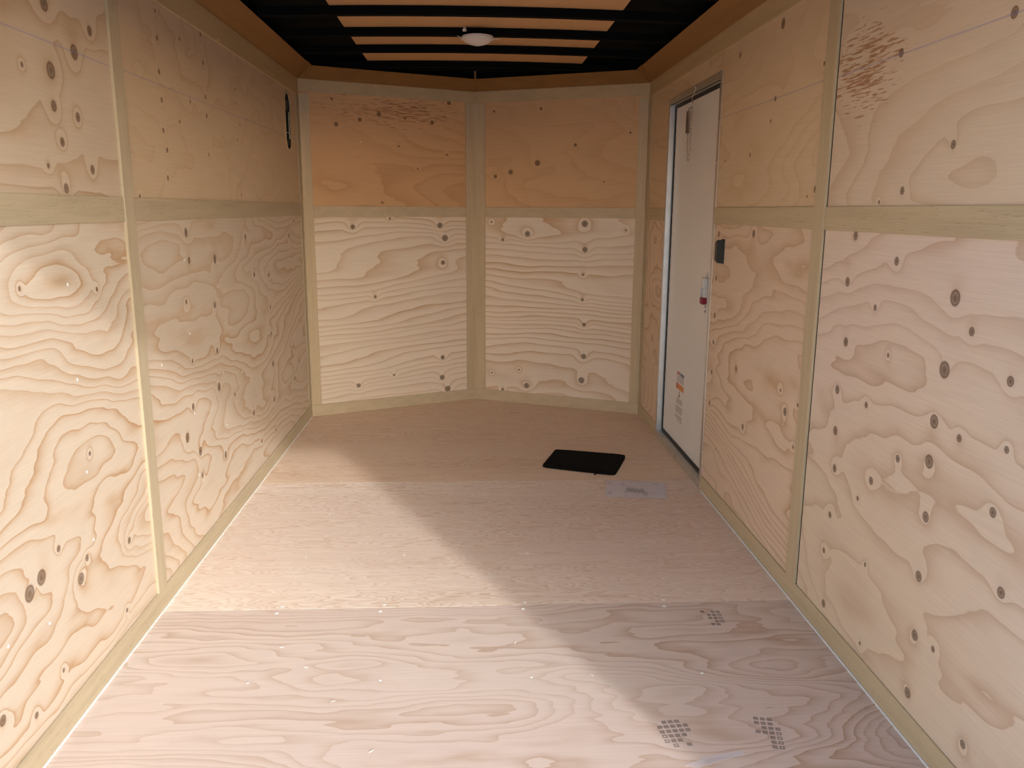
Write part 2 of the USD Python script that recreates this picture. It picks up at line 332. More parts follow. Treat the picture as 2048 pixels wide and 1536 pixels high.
M['RFU'] = plywood('ply_right_far_upper', 'y', 'z', (0.69, 0.505, 0.32), (0.53, 0.33, 0.165), D=12, D2=2.4, su=0.7, sv=2.2, seed=8.5, K=0.8, knots=knots_of('RFU'), slope=2, line=0.35, contrast=(0.3, 0.75), chalk=1.606)
M['NLL'] = plywood('ply_nose_left_lower', 'x', 'z', (0.90, 0.745, 0.60), (0.56, 0.30, 0.11), D=12, D2=2.2, su=0.45, sv=2.4, seed=9.6, knots=knots_of('NLL'), slope=24, line=0.5, uk=1.1)  # base paled to stand in for light that falls off at the nose
M['NRL'] = plywood('ply_nose_right_lower', 'x', 'z', (0.90, 0.745, 0.60), (0.56, 0.30, 0.11), D=18, D2=2.6, su=0.5, sv=2.2, seed=11.3, knots=knots_of('NRL'), slope=18, line=0.5, uk=1.1)  # paled like its left twin, making up for weak light
M['NLU'] = plywood('ply_nose_left_upper', 'x', 'z', (0.75, 0.445, 0.235), (0.54, 0.275, 0.12), D=12, D2=2.0, su=0.7, sv=2.4, seed=12.8, knots=knots_of('NLU'), slope=10, line=0.45, contrast=(0.3, 0.75), uk=1.1, streaks=((-0.45, 5.2, 1.80), (0.6, 0.13), (0.26, 0.085, 0.03), 0.73))
M['NRU'] = plywood('ply_nose_right_upper', 'x', 'z', (0.74, 0.46, 0.255), (0.53, 0.285, 0.125), D=12, D2=2.4, su=0.8, sv=2.4, seed=13.4, knots=knots_of('NRU'), slope=8, line=0.45, contrast=(0.3, 0.75), uk=1.1)
M['F0'] = plywood('ply_floor_near', 'x', 'y', (0.72, 0.585, 0.505), (0.49, 0.315, 0.21), D=26, D2=5.0, su=0.8, sv=3.2, seed=14.2, slope=6, line=0.62, contrast=(0.5, 1.0), tint=(0.70, 0.545, 0.47), jag=0.3)
M['F1'] = plywood('ply_floor_middle', 'x', 'y', (0.90, 0.745, 0.625), (0.60, 0.38, 0.245), D=30, D2=14.0, su=0.9, sv=6, seed=15.9, slope=36, line=0.75, contrast=(0.6, 1.0), jag=0.9, tint=(0.81, 0.655, 0.55))  # base raised in place of light lost towards the front
M['F2'] = plywood('ply_floor_front', 'x', 'y', (0.87, 0.655, 0.49), (0.62, 0.38, 0.235), D=26, D2=12.0, su=0.7, sv=6.0, seed=17.1, slope=36, line=0.75, contrast=(0.45, 0.9), jag=0.9)  # front sheet also paled against the light falloff
M['SX'], M['SY'], M['SZ'] = strip_wood('lauan_strip_across', 'x', (0.61, 0.475, 0.315)), strip_wood('lauan_strip_along', 'y'), strip_wood('lauan_strip_upright', 'z')  # across strips, all at the front: colour lightened to make up for dim light
M['SYL'], M['SZL'] = strip_wood('dimmed_left_lauan_strip_along', 'y', (0.46, 0.365, 0.245)), strip_wood('dimmed_left_lauan_strip_upright', 'z', (0.47, 0.375, 0.255))  # left wall copies of the strip wood, darkened to offset over-bright light
M['ST'], M['STX'], M['SN'] = strip_wood('shade_browned_lauan_strip_along', 'y', (0.54, 0.385, 0.21)), strip_wood('shade_browned_lauan_strip_across', 'x', (0.59, 0.43, 0.255)), strip_wood('falloff_paled_lauan_strip_upright', 'z', (0.62, 0.475, 0.31))  # top strips: dimness put in as brown; nose uprights: paled against light falloff
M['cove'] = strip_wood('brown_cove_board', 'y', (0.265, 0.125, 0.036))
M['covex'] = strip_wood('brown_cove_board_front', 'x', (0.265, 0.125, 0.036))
M['luan'] = plywood('lauan_ceiling_sheet', 'y', 'x', (0.63, 0.36, 0.175), (0.53, 0.29, 0.13), D=3, D2=0.6, seed=20.0, slope=3, line=0.5, contrast=(0.1, 0.3))
M['black'] = plain('black_painted_steel', (0.004, 0.004, 0.004), 0.8, spec=0.06)
M['roofin'] = plain('black_roof_underside', (0.004, 0.0045, 0.004), 0.8, spec=0.08)
M['skin'] = plain('white_outer_skin', (0.70, 0.70, 0.70), 0.4)
M['alu'] = plain('mill_aluminium', (0.72, 0.72, 0.73), 0.32, 1.0, noise=0.06, nscale=20)
M['aludull'] = plain('dull_aluminium', (0.62, 0.60, 0.55), 0.5, 1.0, noise=0.08, nscale=14)
M['door'] = plain('white_door_skin', (0.78, 0.735, 0.68), 0.45, noise=0.02, nscale=60)
M['rubber'] = plain('black_rubber', (0.012, 0.012, 0.013), 0.55)
M['blackfix'] = plain('black_plastic', (0.012, 0.014, 0.011), 0.4)
M['latchmetal'] = plain('satin_grey_latch', (0.66, 0.64, 0.63), 0.35)
M['zinc'] = plain('zinc_plated_steel', (0.68, 0.67, 0.64), 0.28, 1.0)
M['chainmetal'] = plain('dull_chain_steel', (0.42, 0.36, 0.31), 0.45, 1.0)
M['screwhead'] = plain('bright_screw_head', (0.78, 0.76, 0.73), 0.3)
M['rusty'] = plain('brown_spring_steel', (0.22, 0.16, 0.13), 0.4, 1.0)
M['white'] = plain('white_plastic', (0.75, 0.72, 0.70), 0.35)
M['bead'] = plain('white_bead', (0.74, 0.72, 0.68), 0.5)
M['lens'] = plain('milky_lens', (0.72, 0.64, 0.60), 0.3)
M['red'] = plain('red_plastic', (0.22, 0.004, 0.020), 0.4)
M['orange'] = plain('orange_print', (0.72, 0.26, 0.07), 0.5)
M['redprint'] = plain('red_print', (0.50, 0.12, 0.09), 0.5)
M['blueprint'] = plain('blue_grey_print', (0.16, 0.19, 0.27), 0.5)
M['paleprint'] = plain('pale_print', (0.56, 0.50, 0.50), 0.5)
M['greyprint'] = plain('grey_print', (0.40, 0.345, 0.31), 0.5)
M['darkprint'] = plain('dark_print', (0.10, 0.085, 0.075), 0.5)
M['cloth'] = plain('black_cloth', (0.007, 0.006, 0.005), 0.95, spec=0.1, noise=0.3, nscale=90, bump=0.5)
M['ground'] = plain('pale_gravel', (0.55, 0.54, 0.52), 0.9, noise=0.25, nscale=30)
M['dust'] = usdkit.material(stage, L + 'grey_dust', {'t': ('transparent_bsdf', {}), 'd': ('diffuse_bsdf', {'color': (0.26, 0.20, 0.165)}), 'm': ('mix_closure', {'fac': 0.30})}, [('t.BSDF', 'm.closure1'), ('d.BSDF', 'm.closure2')], surface='m.closure')
M['chip'] = plain('pale_wood_chip', (0.80, 0.72, 0.60), 0.7)
M['film'] = usdkit.material(stage, L + 'clear_film', {
    't': ('transparent_bsdf', {'color': (0.97, 0.97, 0.97)}), 'tc': ('texture_coordinate', {}),
    'n': ('noise_texture', {'scale': 45.0, 'detail': 2.0}), 'b': ('bump', {'strength': 0.5, 'distance': 0.002}),
    'p': ('principled_bsdf', {'base_color': (0.84, 0.76, 0.77), 'roughness': 0.16, 'specular_ior_level': 0.8}), 'm': ('mix_closure', {'fac': 0.24})},
    [('tc.object', 'n.vector'), ('n.fac', 'b.height'), ('b.normal', 'p.normal'), ('t.BSDF', 'm.closure1'), ('p.BSDF', 'm.closure2')], surface='m.closure')

# ------------------------------------------------------------------ the ground outside
structure('ground', bx(-120, 120, -120, 120, -0.62, -0.55), M['ground'], 'pale gravel yard outside around the trailer', 'ground')

# ------------------------------------------------------------------ floor
floor = thing('floor', 'pinkish plywood trailer floor of three sheets laid crosswise', 'floor', kind='structure')
G = 0.0016
obj('floor_sheet', bx(-1.0, 1.0, YR, 1.214 - G, -0.02, 0.0), M['F0'], floor)
obj('floor_sheet', bx(-1.0, 1.0, 1.214 + G, 2.433 - G, -0.02, 0.0), M['F0'], floor, 'near pinkish sheet with broad wavy grain')
obj('floor_sheet', bx(-1.0, 1.0, 2.433 + G, 3.668 - G, -0.02, 0.0), M['F1'], floor, 'middle sheet with fine stripy grain')
obj('floor_sheet', prism(Polygon([(-1.0, 3.668 + G), (1.0, 3.668 + G), (1.0, YW), (0, YN), (-1.0, YW)]), -0.02, 0.0, 'xy'), M['F2'], floor, 'front sheet cut to the pointed nose')
obj('floor_frame', bx(-1.04, 1.04, YR, 5.5, -0.14, -0.021), M['black'], floor)
for x, y in [(0.19, 3.259), (0.17, 2.84), (-0.633, 2.835), (-0.62, 3.264), (-0.634, 3.69), (0.593, 2.846), (-0.28, 2.839), (0.591, 2.018), (-0.28, 2.017), (0.125, 2.017), (-0.63, 2.02)]:
    obj('screw', disc((x, y, 0), 0.0042, 0.0015, (0, 0, 1)), M['screwhead'], floor)
for x in (-0.633, -0.313, 0.135, 0.585):
    obj('screw', disc((x, 2.452, 0), 0.006, 0.002, (0, 0, 1)), M['screwhead'], floor)
    obj('screw', disc((x - 0.008, 2.408, 0), 0.006, 0.002, (0, 0, 1)), M['screwhead'], floor)

# shoe prints in grey dust: waffle tread squares
def tread(cx, cy, ang, rows, w, h, skip, hollow):
    ms = []
    c, s = math.cos(ang), math.sin(ang)
    for j, (a, b) in enumerate(rows):
        for i in range(a, b):
            if (i, j) in skip:
                continue
            px, py = i * w * 1.65, j * h * 1.9
            r = sbox(px - w / 2, py - h / 2, px + w / 2, py + h / 2).buffer(0.0012)
            if (i, j) in hollow:
                r = r.difference(sbox(px - w * 0.3, py - h * 0.28, px + w * 0.3, py + h * 0.28))
            r = shapely.affinity.translate(shapely.affinity.rotate(r, math.degrees(ang), origin=(0, 0)), cx, cy)
            ms.append(prism(r, 0.00005, 0.0004, 'xy'))
    return cat(*ms)
obj('shoe_print', tread(0.445, 1.712, 0.10, [(0, 3), (-1, 3), (-1, 3), (-1, 4), (-1, 4), (0, 3)], 0.0098, 0.0095, {(1, 0), (2, 1)}, {(-1, 1), (-1, 2), (0, 0)}), M['dust'], floor, 'grey dusty waffle tread mark')
obj('shoe_print', tread(0.66, 1.70, -0.22, [(1, 3), (1, 3), (0, 3), (-1, 3), (-1, 3), (-1, 2), (-1, 2)], 0.0098, 0.0095, {(0, 2), (-1, 4)}, {(2, 0), (2, 1), (2, 2), (2, 3)}), M['dust'], floor, 'grey dusty waffle tread mark')
obj('shoe_print', tread(0.70, 2.285, -0.05, [(0, 2), (0, 3), (0, 3), (-1, 3), (-1, 3)], 0.0098, 0.0105, {(0, 1), (-1, 3), (0, 4)}, {(2, 1), (2, 2), (2, 3)}), M['dust'], floor, 'grey dusty waffle tread mark')

# ------------------------------------------------------------------ side walls
def vent_slot(grow=0.0):
    return LineString([(4.648, 1.600), (4.648, 1.772)]).buffer(0.064 + grow, quad_segs=8)

wl = thing('wall_left', 'left plywood wall of four sheets, partly in sunlight', 'wall', kind='structure')
obj('plywood_panel', bx(-1.012, -1.0, YR, YB - G, -0.02, 1.226), M['LNL'], wl, 'near lower sheet with bold brown grain')
obj('plywood_panel', bx(-1.012, -1.0, YR, YB - G, 1.228, 1.958), M['LNU'], wl, 'near upper sheet with large dark knots')
obj('plywood_panel', bx(-1.012, -1.0, YB + G, YW, -0.02, 1.226), M['LFL'], wl, 'far lower sheet with rows of dark knots')
obj('plywood_panel', prism(sbox(YB + G, 1.228, YW, 1.958).difference(vent_slot()), -1.012, -1.0, 'yz'), M['LFU'], wl, 'far upper sheet with slotted vent hole')
obj('outer_skin', bx(-1.06, -1.045, YR, 4.96, -0.14, 2.10), M['skin'], wl)

for y, z in [(2.878, 1.06), (2.877, 0.809), (2.599, 0.751), (3.228, 0.603), (2.864, 0.531), (3.489, 0.555), (3.232, 0.391), (2.864, 0.304), (2.045, 1.051), (2.044, 0.818), (2.043, 0.581), (2.042, 0.401), (1.793, 0.3), (1.627, 0.336)]:
    obj('screw', disc((-1.0, y, z), 0.0042, 0.0012, (1, 0, 0)), M['screwhead'], wl)
DY0, DY1, DZ0, DZ1 = 3.545, 4.425, 0.035, 1.765          # the door opening
door_hole = sbox(DY0, -0.02, DY1, DZ1)
wr = thing('wall_right', 'right plywood wall of four sheets around the side door', 'wall', kind='structure')
obj('plywood_panel', bx(1.0, 1.012, YR, 2.405, -0.02, 1.211), M['RNL'], wr, 'near lower pinkish sheet with grey knots')
obj('plywood_panel', bx(1.0, 1.012, YR, 2.405, 1.213, 1.958), M['RNU'], wr, 'near upper sheet with red-brown streaks')
obj('plywood_panel', prism(sbox(YB + G, -0.02, YW, 1.211).difference(door_hole), 1.0, 1.012, 'yz'), M['RFL'], wr, 'far lower sheet cut around the door')
obj('plywood_panel', prism(sbox(YB + G, 1.213, YW, 1.958).difference(door_hole), 1.0, 1.012, 'yz'), M['RFU'], wr, 'far upper sheet cut around the door')
obj('outer_skin', prism(sbox(YR, -0.14, 4.96, 2.10).difference(sbox(DY0, DZ0 - 0.01, DY1, DZ1)), 1.045, 1.06, 'yz'), M['skin'], wr)

# ------------------------------------------------------------------ the pointed front wall
def nose_M(side):
    """local (s along the wall from the nose point, n into the room, z) -> world"""
    t = np.array([side * 0.9085, -0.418, 0]); n = np.array([-side * 0.418, -0.9085, 0])
    T = np.eye(4); T[:3, 0], T[:3, 1], T[:3, 2], T[:3, 3] = t, n, (0, 0, 1), (0, YN, 0)
    return T
SC = 1.1007                              # length of each front wall
wf = thing('wall_front', 'pointed front wall of four plywood sheets meeting at the nose', 'wall', kind='structure')
for side, lo, hi, a, b in ((-1, 'NLL', 'NLU', 'lower left sheet with knots and brown ring grain', 'upper left reddish sheet'), (1, 'NRL', 'NRU', 'lower right sheet with knots and brown ring grain', 'upper right reddish sheet')):
    obj('plywood_panel', placed(bx(0, SC, -0.012, 0, -0.02, 1.217), nose_M(side)), M[lo], wf, a)
    obj('plywood_panel', placed(bx(0, SC, -0.012, 0, 1.219, 1.958), nose_M(side)), M[hi], wf, b)
    obj('outer_skin', placed(bx(-0.03, SC + 0.05, -0.05, -0.035, -0.14, 2.10), nose_M(side)), M['skin'], wf)

for side, s_, z in ((1, 0.728, 0.582), (1, 0.731, 0.377), (1, 0.735, 0.080), (-1, 0.742, 1.618)):
    p = (nose_M(side) @ np.array([s_, 0, z, 1]))[:3]
    obj('screw', disc(p, 0.0045, 0.0012, nose_M(side)[:3, 1]), M['screwhead'], wf)

# ------------------------------------------------------------------ strips, battens and baseboards
C = 0.0008
T1, T2 = 0.005, 0.0085
n_trim = [0]
def trim(mesh, mat, label, cat_='trim'):
    n_trim[0] += 1
    return structure(f'trim_{n_trim[0]}', mesh, mat, label, cat_)
def baseboard(name, mesh, mat, label, bead):
    b = thing(name, label, 'baseboard', kind='structure')
    obj('board', mesh, mat, b)
    if bead is not None:
        obj('bead', bead, M['bead'], b, 'thin white bead along the foot')
    return b
LI, RI = -1.0, 1.0
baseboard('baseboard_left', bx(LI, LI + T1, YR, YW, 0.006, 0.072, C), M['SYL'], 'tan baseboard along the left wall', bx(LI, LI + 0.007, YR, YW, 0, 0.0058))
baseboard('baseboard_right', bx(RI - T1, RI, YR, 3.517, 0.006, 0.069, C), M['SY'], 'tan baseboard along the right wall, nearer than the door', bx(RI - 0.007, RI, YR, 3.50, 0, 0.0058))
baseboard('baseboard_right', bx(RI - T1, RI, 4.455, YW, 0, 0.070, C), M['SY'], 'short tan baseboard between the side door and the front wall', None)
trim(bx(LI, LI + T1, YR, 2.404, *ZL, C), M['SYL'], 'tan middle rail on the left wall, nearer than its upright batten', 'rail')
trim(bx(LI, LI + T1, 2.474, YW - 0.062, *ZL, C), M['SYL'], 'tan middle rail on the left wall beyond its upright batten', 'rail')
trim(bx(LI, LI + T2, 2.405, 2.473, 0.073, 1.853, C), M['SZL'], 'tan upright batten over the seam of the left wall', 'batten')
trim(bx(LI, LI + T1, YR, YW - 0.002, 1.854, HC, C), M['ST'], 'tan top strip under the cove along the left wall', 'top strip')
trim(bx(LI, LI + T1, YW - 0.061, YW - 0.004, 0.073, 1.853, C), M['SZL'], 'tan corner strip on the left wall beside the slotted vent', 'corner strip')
trim(bx(RI - T1, RI, YR, 2.408, *ZR, C), M['SY'], 'tan middle rail on the right wall, nearer than its upright batten', 'rail')
trim(bx(RI - T1, RI, 2.483, 3.517, *ZR, C), M['SY'], 'tan middle rail on the right wall between its upright batten and the door', 'rail')
trim(bx(RI - T1, RI, 4.455, YW - 0.072, *ZR, C), M['SY'], 'tiny piece of tan middle rail between the side door and the front corner', 'rail')
trim(bx(RI - T2, RI, 2.409, 2.482, 0.070, 1.870, C), M['SZ'], 'tan upright batten over the seam of the right wall', 'batten')
trim(bx(RI - T1, RI, YR, YW - 0.002, 1.871, HC + 0.002, C), M['ST'], 'tan top strip under the cove along the right wall', 'top strip')
trim(bx(RI - T1, RI, YW - 0.071, YW - 0.004, 0.071, 1.870, C), M['SZ'], 'tan corner strip on the right wall between door and front wall', 'corner strip')
for side, w in ((-1, 'left'), (1, 'right')):
    Mn = nose_M(side)
    nb = lambda *a: placed(bx(*a, C), Mn)
    baseboard('baseboard_front', nb(0.001, SC - 0.004, 0, T1, 0, 0.070), M['SX'], f'tan baseboard along the {w} half of the pointed front wall', None)
    trim(nb(0.069, 1.036, 0, T1, 1.186, 1.248), M['SX'], f'tan middle rail across the {w} half of the front wall', 'rail')
    trim(nb(0.0015, 0.068, 0, T1 + 0.001, 0.071, 1.876), M['SN'], f'tan upright strip just {w} of the nose corner of the front wall', 'corner strip')
    trim(nb(1.037, SC - 0.006, 0, T1 + 0.001, 0.071, 1.868), M['SN'], f'tan upright strip at the outer {w} edge of the front wall', 'corner strip')
    trim(nb(0.001, SC - 0.004, 0, T1, 1.877, HC), M['STX'], f'tan top strip under the cove on the {w} half of the front wall', 'top strip')

# ------------------------------------------------------------------ coves
def slab(quad, t):
    """A thin board: a planar quad thickened upwards by t."""
    q = np.array(quad, float)
    n = np.cross(q[1] - q[0], q[2] - q[0]); n /= np.linalg.norm(n)
    if n[2] < 0:
        n = -n
    return trimesh.convex.convex_hull(np.vstack([q, q + n * t]))
ZT = 2.010
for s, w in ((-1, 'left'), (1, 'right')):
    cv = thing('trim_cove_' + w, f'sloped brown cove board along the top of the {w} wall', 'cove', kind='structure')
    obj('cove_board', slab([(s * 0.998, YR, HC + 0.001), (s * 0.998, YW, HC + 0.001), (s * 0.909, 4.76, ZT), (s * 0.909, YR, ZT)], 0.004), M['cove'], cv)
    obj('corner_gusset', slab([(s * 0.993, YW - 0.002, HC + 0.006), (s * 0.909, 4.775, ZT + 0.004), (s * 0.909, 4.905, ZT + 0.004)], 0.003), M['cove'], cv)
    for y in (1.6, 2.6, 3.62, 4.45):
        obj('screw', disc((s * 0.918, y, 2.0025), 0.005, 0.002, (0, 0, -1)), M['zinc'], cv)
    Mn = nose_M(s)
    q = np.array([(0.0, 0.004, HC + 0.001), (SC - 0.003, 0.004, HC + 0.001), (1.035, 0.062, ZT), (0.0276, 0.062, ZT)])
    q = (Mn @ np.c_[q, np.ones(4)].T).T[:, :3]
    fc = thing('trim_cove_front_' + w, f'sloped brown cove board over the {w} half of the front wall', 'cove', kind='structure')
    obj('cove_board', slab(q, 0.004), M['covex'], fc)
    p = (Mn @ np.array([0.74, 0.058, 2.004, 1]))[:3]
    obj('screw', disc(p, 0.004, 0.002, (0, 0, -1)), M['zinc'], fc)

# ------------------------------------------------------------------ ceiling
def arch(x):
    return -0.016 * (np.asarray(x) / 0.909) ** 2
def arched(x0, x1, y0, y1, z0, z1, n=16):
    xs = np.linspace(x0, x1, n + 1)
    V, F = [], []
    for x in xs:
        a = float(arch(x))
        V += [(x, y0, z0 + a), (x, y1, z0 + a), (x, y1, z1 + a), (x, y0, z1 + a)]
    for i in range(n):
        a, b = 4 * i, 4 * i + 4
        for j in range(4):
            k = (j + 1) % 4
            F += [[a + j, a + k, b + k], [a + j, b + k, b + j]]
    e = 4 * n
    F += [[0, 2, 1], [0, 3, 2], [e, e + 1, e + 2], [e, e + 2, e + 3]]
    m = trimesh.Trimesh(V, F, process=False)
    if m.volume < 0:
        m.invert()
    return m
ce = thing('ceiling', 'arched dark trailer roof with black bows and a pinkish centre lining', 'ceiling', kind='structure')
obj('roof_skin', arched(-1.06, 1.06, YR, 5.55, 2.086, 2.10), M['roofin'], ce)
obj('ceiling_sheet', arched(-0.61, 0.61, YR + 0.05, 2.40, 2.060, 2.067, 10), M['luan'], ce)
obj('ceiling_sheet', arched(-0.61, 0.61, 2.402, 5.02, 2.060, 2.067, 10), M['luan'], ce, 'pinkish lauan lining above the bows')
BOWS = [0.83 + 0.41 * k for k in range(7)] + [3.69, 4.107, 4.52, 4.99]
for y in BOWS:
    obj('roof_bow', arched(-(0.903 if y < 4.9 else 0.82), 0.903 if y < 4.9 else 0.82, y, y + 0.036, 2.024, 2.0595), M['black'], ce)
obj('nose_bow', arched(-0.55, 0.55, 5.12, 5.15, 2.03, 2.0595), M['black'], ce)
obj('nose_post', bx(-0.006, 0.006, 5.305, 5.317, 2.010, 2.085), M['cove'], ce)

for s in (-1, 1):
    obj('top_rail', bx(min(s * 1.0, s * 1.04), max(s * 1.0, s * 1.04), YR, 4.95, 1.960, 2.084), M['roofin'], ce)
    obj('top_rail', placed(bx(-0.01, SC + 0.02, -0.034, 0.0, 1.960, 2.084), nose_M(s)), M['roofin'], ce)

# rear frame of the trailer around the opening
structure('trim_rear_header', bx(-1.06, 1.06, YR - 0.02, YR, 1.770, 2.10), M['skin'], 'white header beam over the rear opening', 'header')

# ------------------------------------------------------------------ side door
d1 = thing('door_1', 'white side door in an aluminium frame on the right wall', 'door', kind='structure')
obj('door_panel', bx(1.030, 1.060, DY0 + 0.003, DY1 - 0.003, DZ0 + 0.002, DZ1 - 0.003), M['door'], d1)
FW = 0.026
obj('frame_header', bx(0.9965, 1.0, DY0 - FW, DY1 + FW, DZ1 - 0.002, DZ1 + 0.030, C), M['aludull'], d1, 'dull aluminium head of the frame')
obj('frame_jamb', cat(bx(0.9965, 1.0, DY1 - 0.002, DY1 + FW, 0.0, DZ1 - 0.0025, C), bx(0.998, 1.030, DY1 - 0.0025, DY1 + 0.0005, DZ0, DZ1 - 0.0025)), M['alu'], d1, 'bright aluminium far jamb')
obj('frame_jamb', cat(bx(0.9965, 1.0, DY0 - FW, DY0 + 0.002, 0.0, DZ1 - 0.0025, C), bx(0.998, 1.030, DY0 - 0.0005, DY0 + 0.0025, DZ0, DZ1 - 0.0025)), M['alu'], d1)
obj('frame_return', bx(0.998, 1.030, DY0, DY1, DZ1 - 0.0025, DZ1 + 0.0005), M['aludull'], d1)
obj('sill', cat(bx(0.9945, 1.0, DY0 - FW + 0.005, DY1 + FW - 0.005, 0.0, DZ0, C), bx(0.998, 1.030, DY0, DY1, DZ0 - 0.003, DZ0)), M['aludull'], d1, 'aluminium sill plate with screws')
ring = sbox(DY0, DZ0, DY1, DZ1 - 0.003)
obj('gasket', prism(ring.difference(ring.buffer(-0.017, join_style=2)), 1.024, 1.0305, 'yz'), M['rubber'], d1, 'black rubber gasket around the door')
lip = sbox(DY0 - 0.004, DZ1 - 0.006, DY1, DZ1 - 0.0005)
obj('gasket_lip', prism(lip, 0.9975, 0.9995, 'yz'), M['rubber'], d1)
for y in (3.60, 3.74, 3.97, 4.28):
    obj('screw', disc((0.9945, y, 0.019), 0.005, 0.002, (-1, 0, 0)), M['zinc'], d1)
for y, z in ((3.532, 1.60), (3.532, 1.43), (3.532, 1.02), (3.532, 0.765), (3.532, 0.42), (3.532, 0.17), (3.545, 1.782), (3.532, 1.752), (4.437, 0.44), (4.437, 0.05)):
    obj('screw', disc((0.9965, y, z), 0.0045, 0.002, (-1, 0, 0)), M['zinc'], d1)
# latch on the door
X = 1.030
lt = obj('latch', cat(bx(X - 0.003, X, 3.655, 3.760, 0.815, 0.935, C), prism(LineString([(3.695, 0.79), (3.695, 0.945)]).buffer(0.017), X - 0.002, X, 'yz')), M['latchmetal'], d1, 'aluminium bar latch with a red tip')
obj('latch_case', cat(bx(X - 0.024, X - 0.0035, 3.668, 3.6745, 0.822, 0.8925), bx(X - 0.024, X - 0.0035, 3.7055, 3.712, 0.822, 0.8925),
    bx(X - 0.025, X - 0.0035, 3.667, 3.713, 0.893, 0.938, 0.003), bx(X - 0.012, X - 0.0035, 3.675, 3.705, 0.822, 0.8925)), M['latchmetal'], lt)
obj('red_tab', bx(X - 0.0285, X - 0.006, 3.663, 3.7045, 0.820, 0.851, 0.004), M['red'], lt, 'dark red tab')
obj('screw', disc((X - 0.002, 3.695, 0.808), 0.005, 0.002, (-1, 0, 0)), M['rubber'], lt)
obj('screw', disc((X - 0.002, 3.695, 0.786), 0.005, 0.002, (-1, 0, 0)), M['rubber'], lt)
# printed warning label
def mark(y0, y1, z0, z1, lift=0.0004):
    return bx(X - lift, X, y0, y1, z0, z1)
lb = obj('warning_label', mark(4.005, 4.155, 0.170, 0.425, 0.0003), M['door'], d1, 'printed warning label low on the door')
obj('pictogram', mark(4.090, 4.150, 0.372, 0.424), M['paleprint'], lb)
obj('pictogram', mark(4.012, 4.082, 0.372, 0.424), M['paleprint'], lb)
obj('heading', mark(4.090, 4.150, 0.413, 0.424, 0.0006), M['redprint'], lb)
obj('heading', mark(4.012, 4.082, 0.410, 0.424, 0.0006), M['blueprint'], lb)
obj('orange_band', mark(4.008, 4.158, 0.335, 0.365), M['orange'], lb)
obj('red_corner', mark(4.120, 4.158, 0.336, 0.364, 0.0006), M['redprint'], lb)
obj('symbol', cat(mark(4.082, 4.100, 0.296, 0.312, 0.0006), mark(4.086, 4.096, 0.314, 0.328, 0.0006)), M['darkprint'], lb)
for k in range(11):
    z = 0.288 - k * 0.0098
    if k in (3, 8):
        continue
    obj('text_line', mark(4.020 + 0.012 * (k in (2, 7)), 4.152 if k > 1 else 4.140, z - 0.006, z), M['greyprint'], lb)
for y0, y1 in ((4.02, 4.06), (4.075, 4.11)):
    obj('text_line', mark(y0, y1, 0.172, 0.179), M['greyprint'], lb)

# ------------------------------------------------------------------ things fixed to the walls and ceiling
v = thing('wall_vent', 'tall slotted side vent with a black inside on the left wall', 'vent', (0, 0, 0))
obj('rim', prism(vent_slot(0.005).difference(vent_slot(-0.008)), -0.9999, -0.9975, 'yz'), M['SZ'], v, 'tan rounded rim')
obj('liner', prism(vent_slot(-0.0005).difference(vent_slot(-0.006)), -1.034, -1.0001, 'yz'), M['blackfix'], v, 'black slot liner')
obj('back_plate', prism(vent_slot(-0.0065), -1.040, -1.034, 'yz'), M['blackfix'], v)
obj('hood', bx(-1.033, -1.006, 4.600, 4.690, 1.748, 1.800, 0.003), M['blackfix'], v, 'black upper catch')
obj('hood', bx(-1.033, -1.006, 4.600, 4.690, 1.560, 1.592, 0.003), M['blackfix'], v, 'black lower catch')
obj('flange', bx(-1.0055, -1.0025, 4.688, 4.7045, 1.600, 1.740, 0.0008), M['aludull'], v)
obj('wire', tube([(-1.008, 4.590, 1.628), (-1.006, 4.645, 1.630), (-1.008, 4.700, 1.630)], 0.0016, 6), M['white'], v, 'thin white wire across the slot')

bb = thing('rubber_bumper', 'black rubber block on the right wall beside the door', 'bumper', (1.0, 3.385, 1.070))
obj('block', prism(Polygon([(-0.0, -0.047), (-0.021, -0.047), (-0.030, -0.036), (-0.030, 0.036), (-0.022, 0.046), (0, 0.046)]), -0.015, 0.015, 'xz'), M['blackfix'], bb)
obj('mounting_flange', bx(-0.003, 0.0, -0.018, 0.020, -0.050, 0.050, 0.001), M['blackfix'], bb)

dl = thing('dome_light', 'round white dome light on a roof bow', 'light', (0.004, 4.125, 2.024))
obj('base', lathe([(0, 0), (0.074, 0), (0.076, -0.006), (0.076, -0.013), (0.070, -0.016), (0, -0.016)][::-1]), M['white'], dl, smooth=30)
obj('lens', lathe([(0, -0.040), (0.020, -0.039), (0.040, -0.034), (0.058, -0.026), (0.068, -0.0165), (0, -0.0165)]), M['lens'], dl, 'milky domed lens', smooth=30)
obj('wire', tube([(-0.070, 0.0, -0.008), (-0.082, -0.006, -0.004), (-0.098, -0.010, 0.002)], 0.0014, 6), M['white'], dl)
obj('wire', tube([(0.072, 0, -0.008), (0.088, 0.0, -0.010), (0.102, 0.002, -0.010), (0.106, 0.0, -0.003)], 0.0014, 6), M['white'], dl)
wn = thing('wire_nut', 'small ivory wire connector on the roof bow by the dome light', 'wire connector', (-0.056, 4.098, 2.050))
obj('cap', lathe([(0, -0.011), (0.008, -0.010), (0.0105, -0.006), (0.0105, -0.001), (0.006, 0.004), (0.005, 0.0085), (0, 0.0085)], 16), M['lens'], wn, smooth=30)

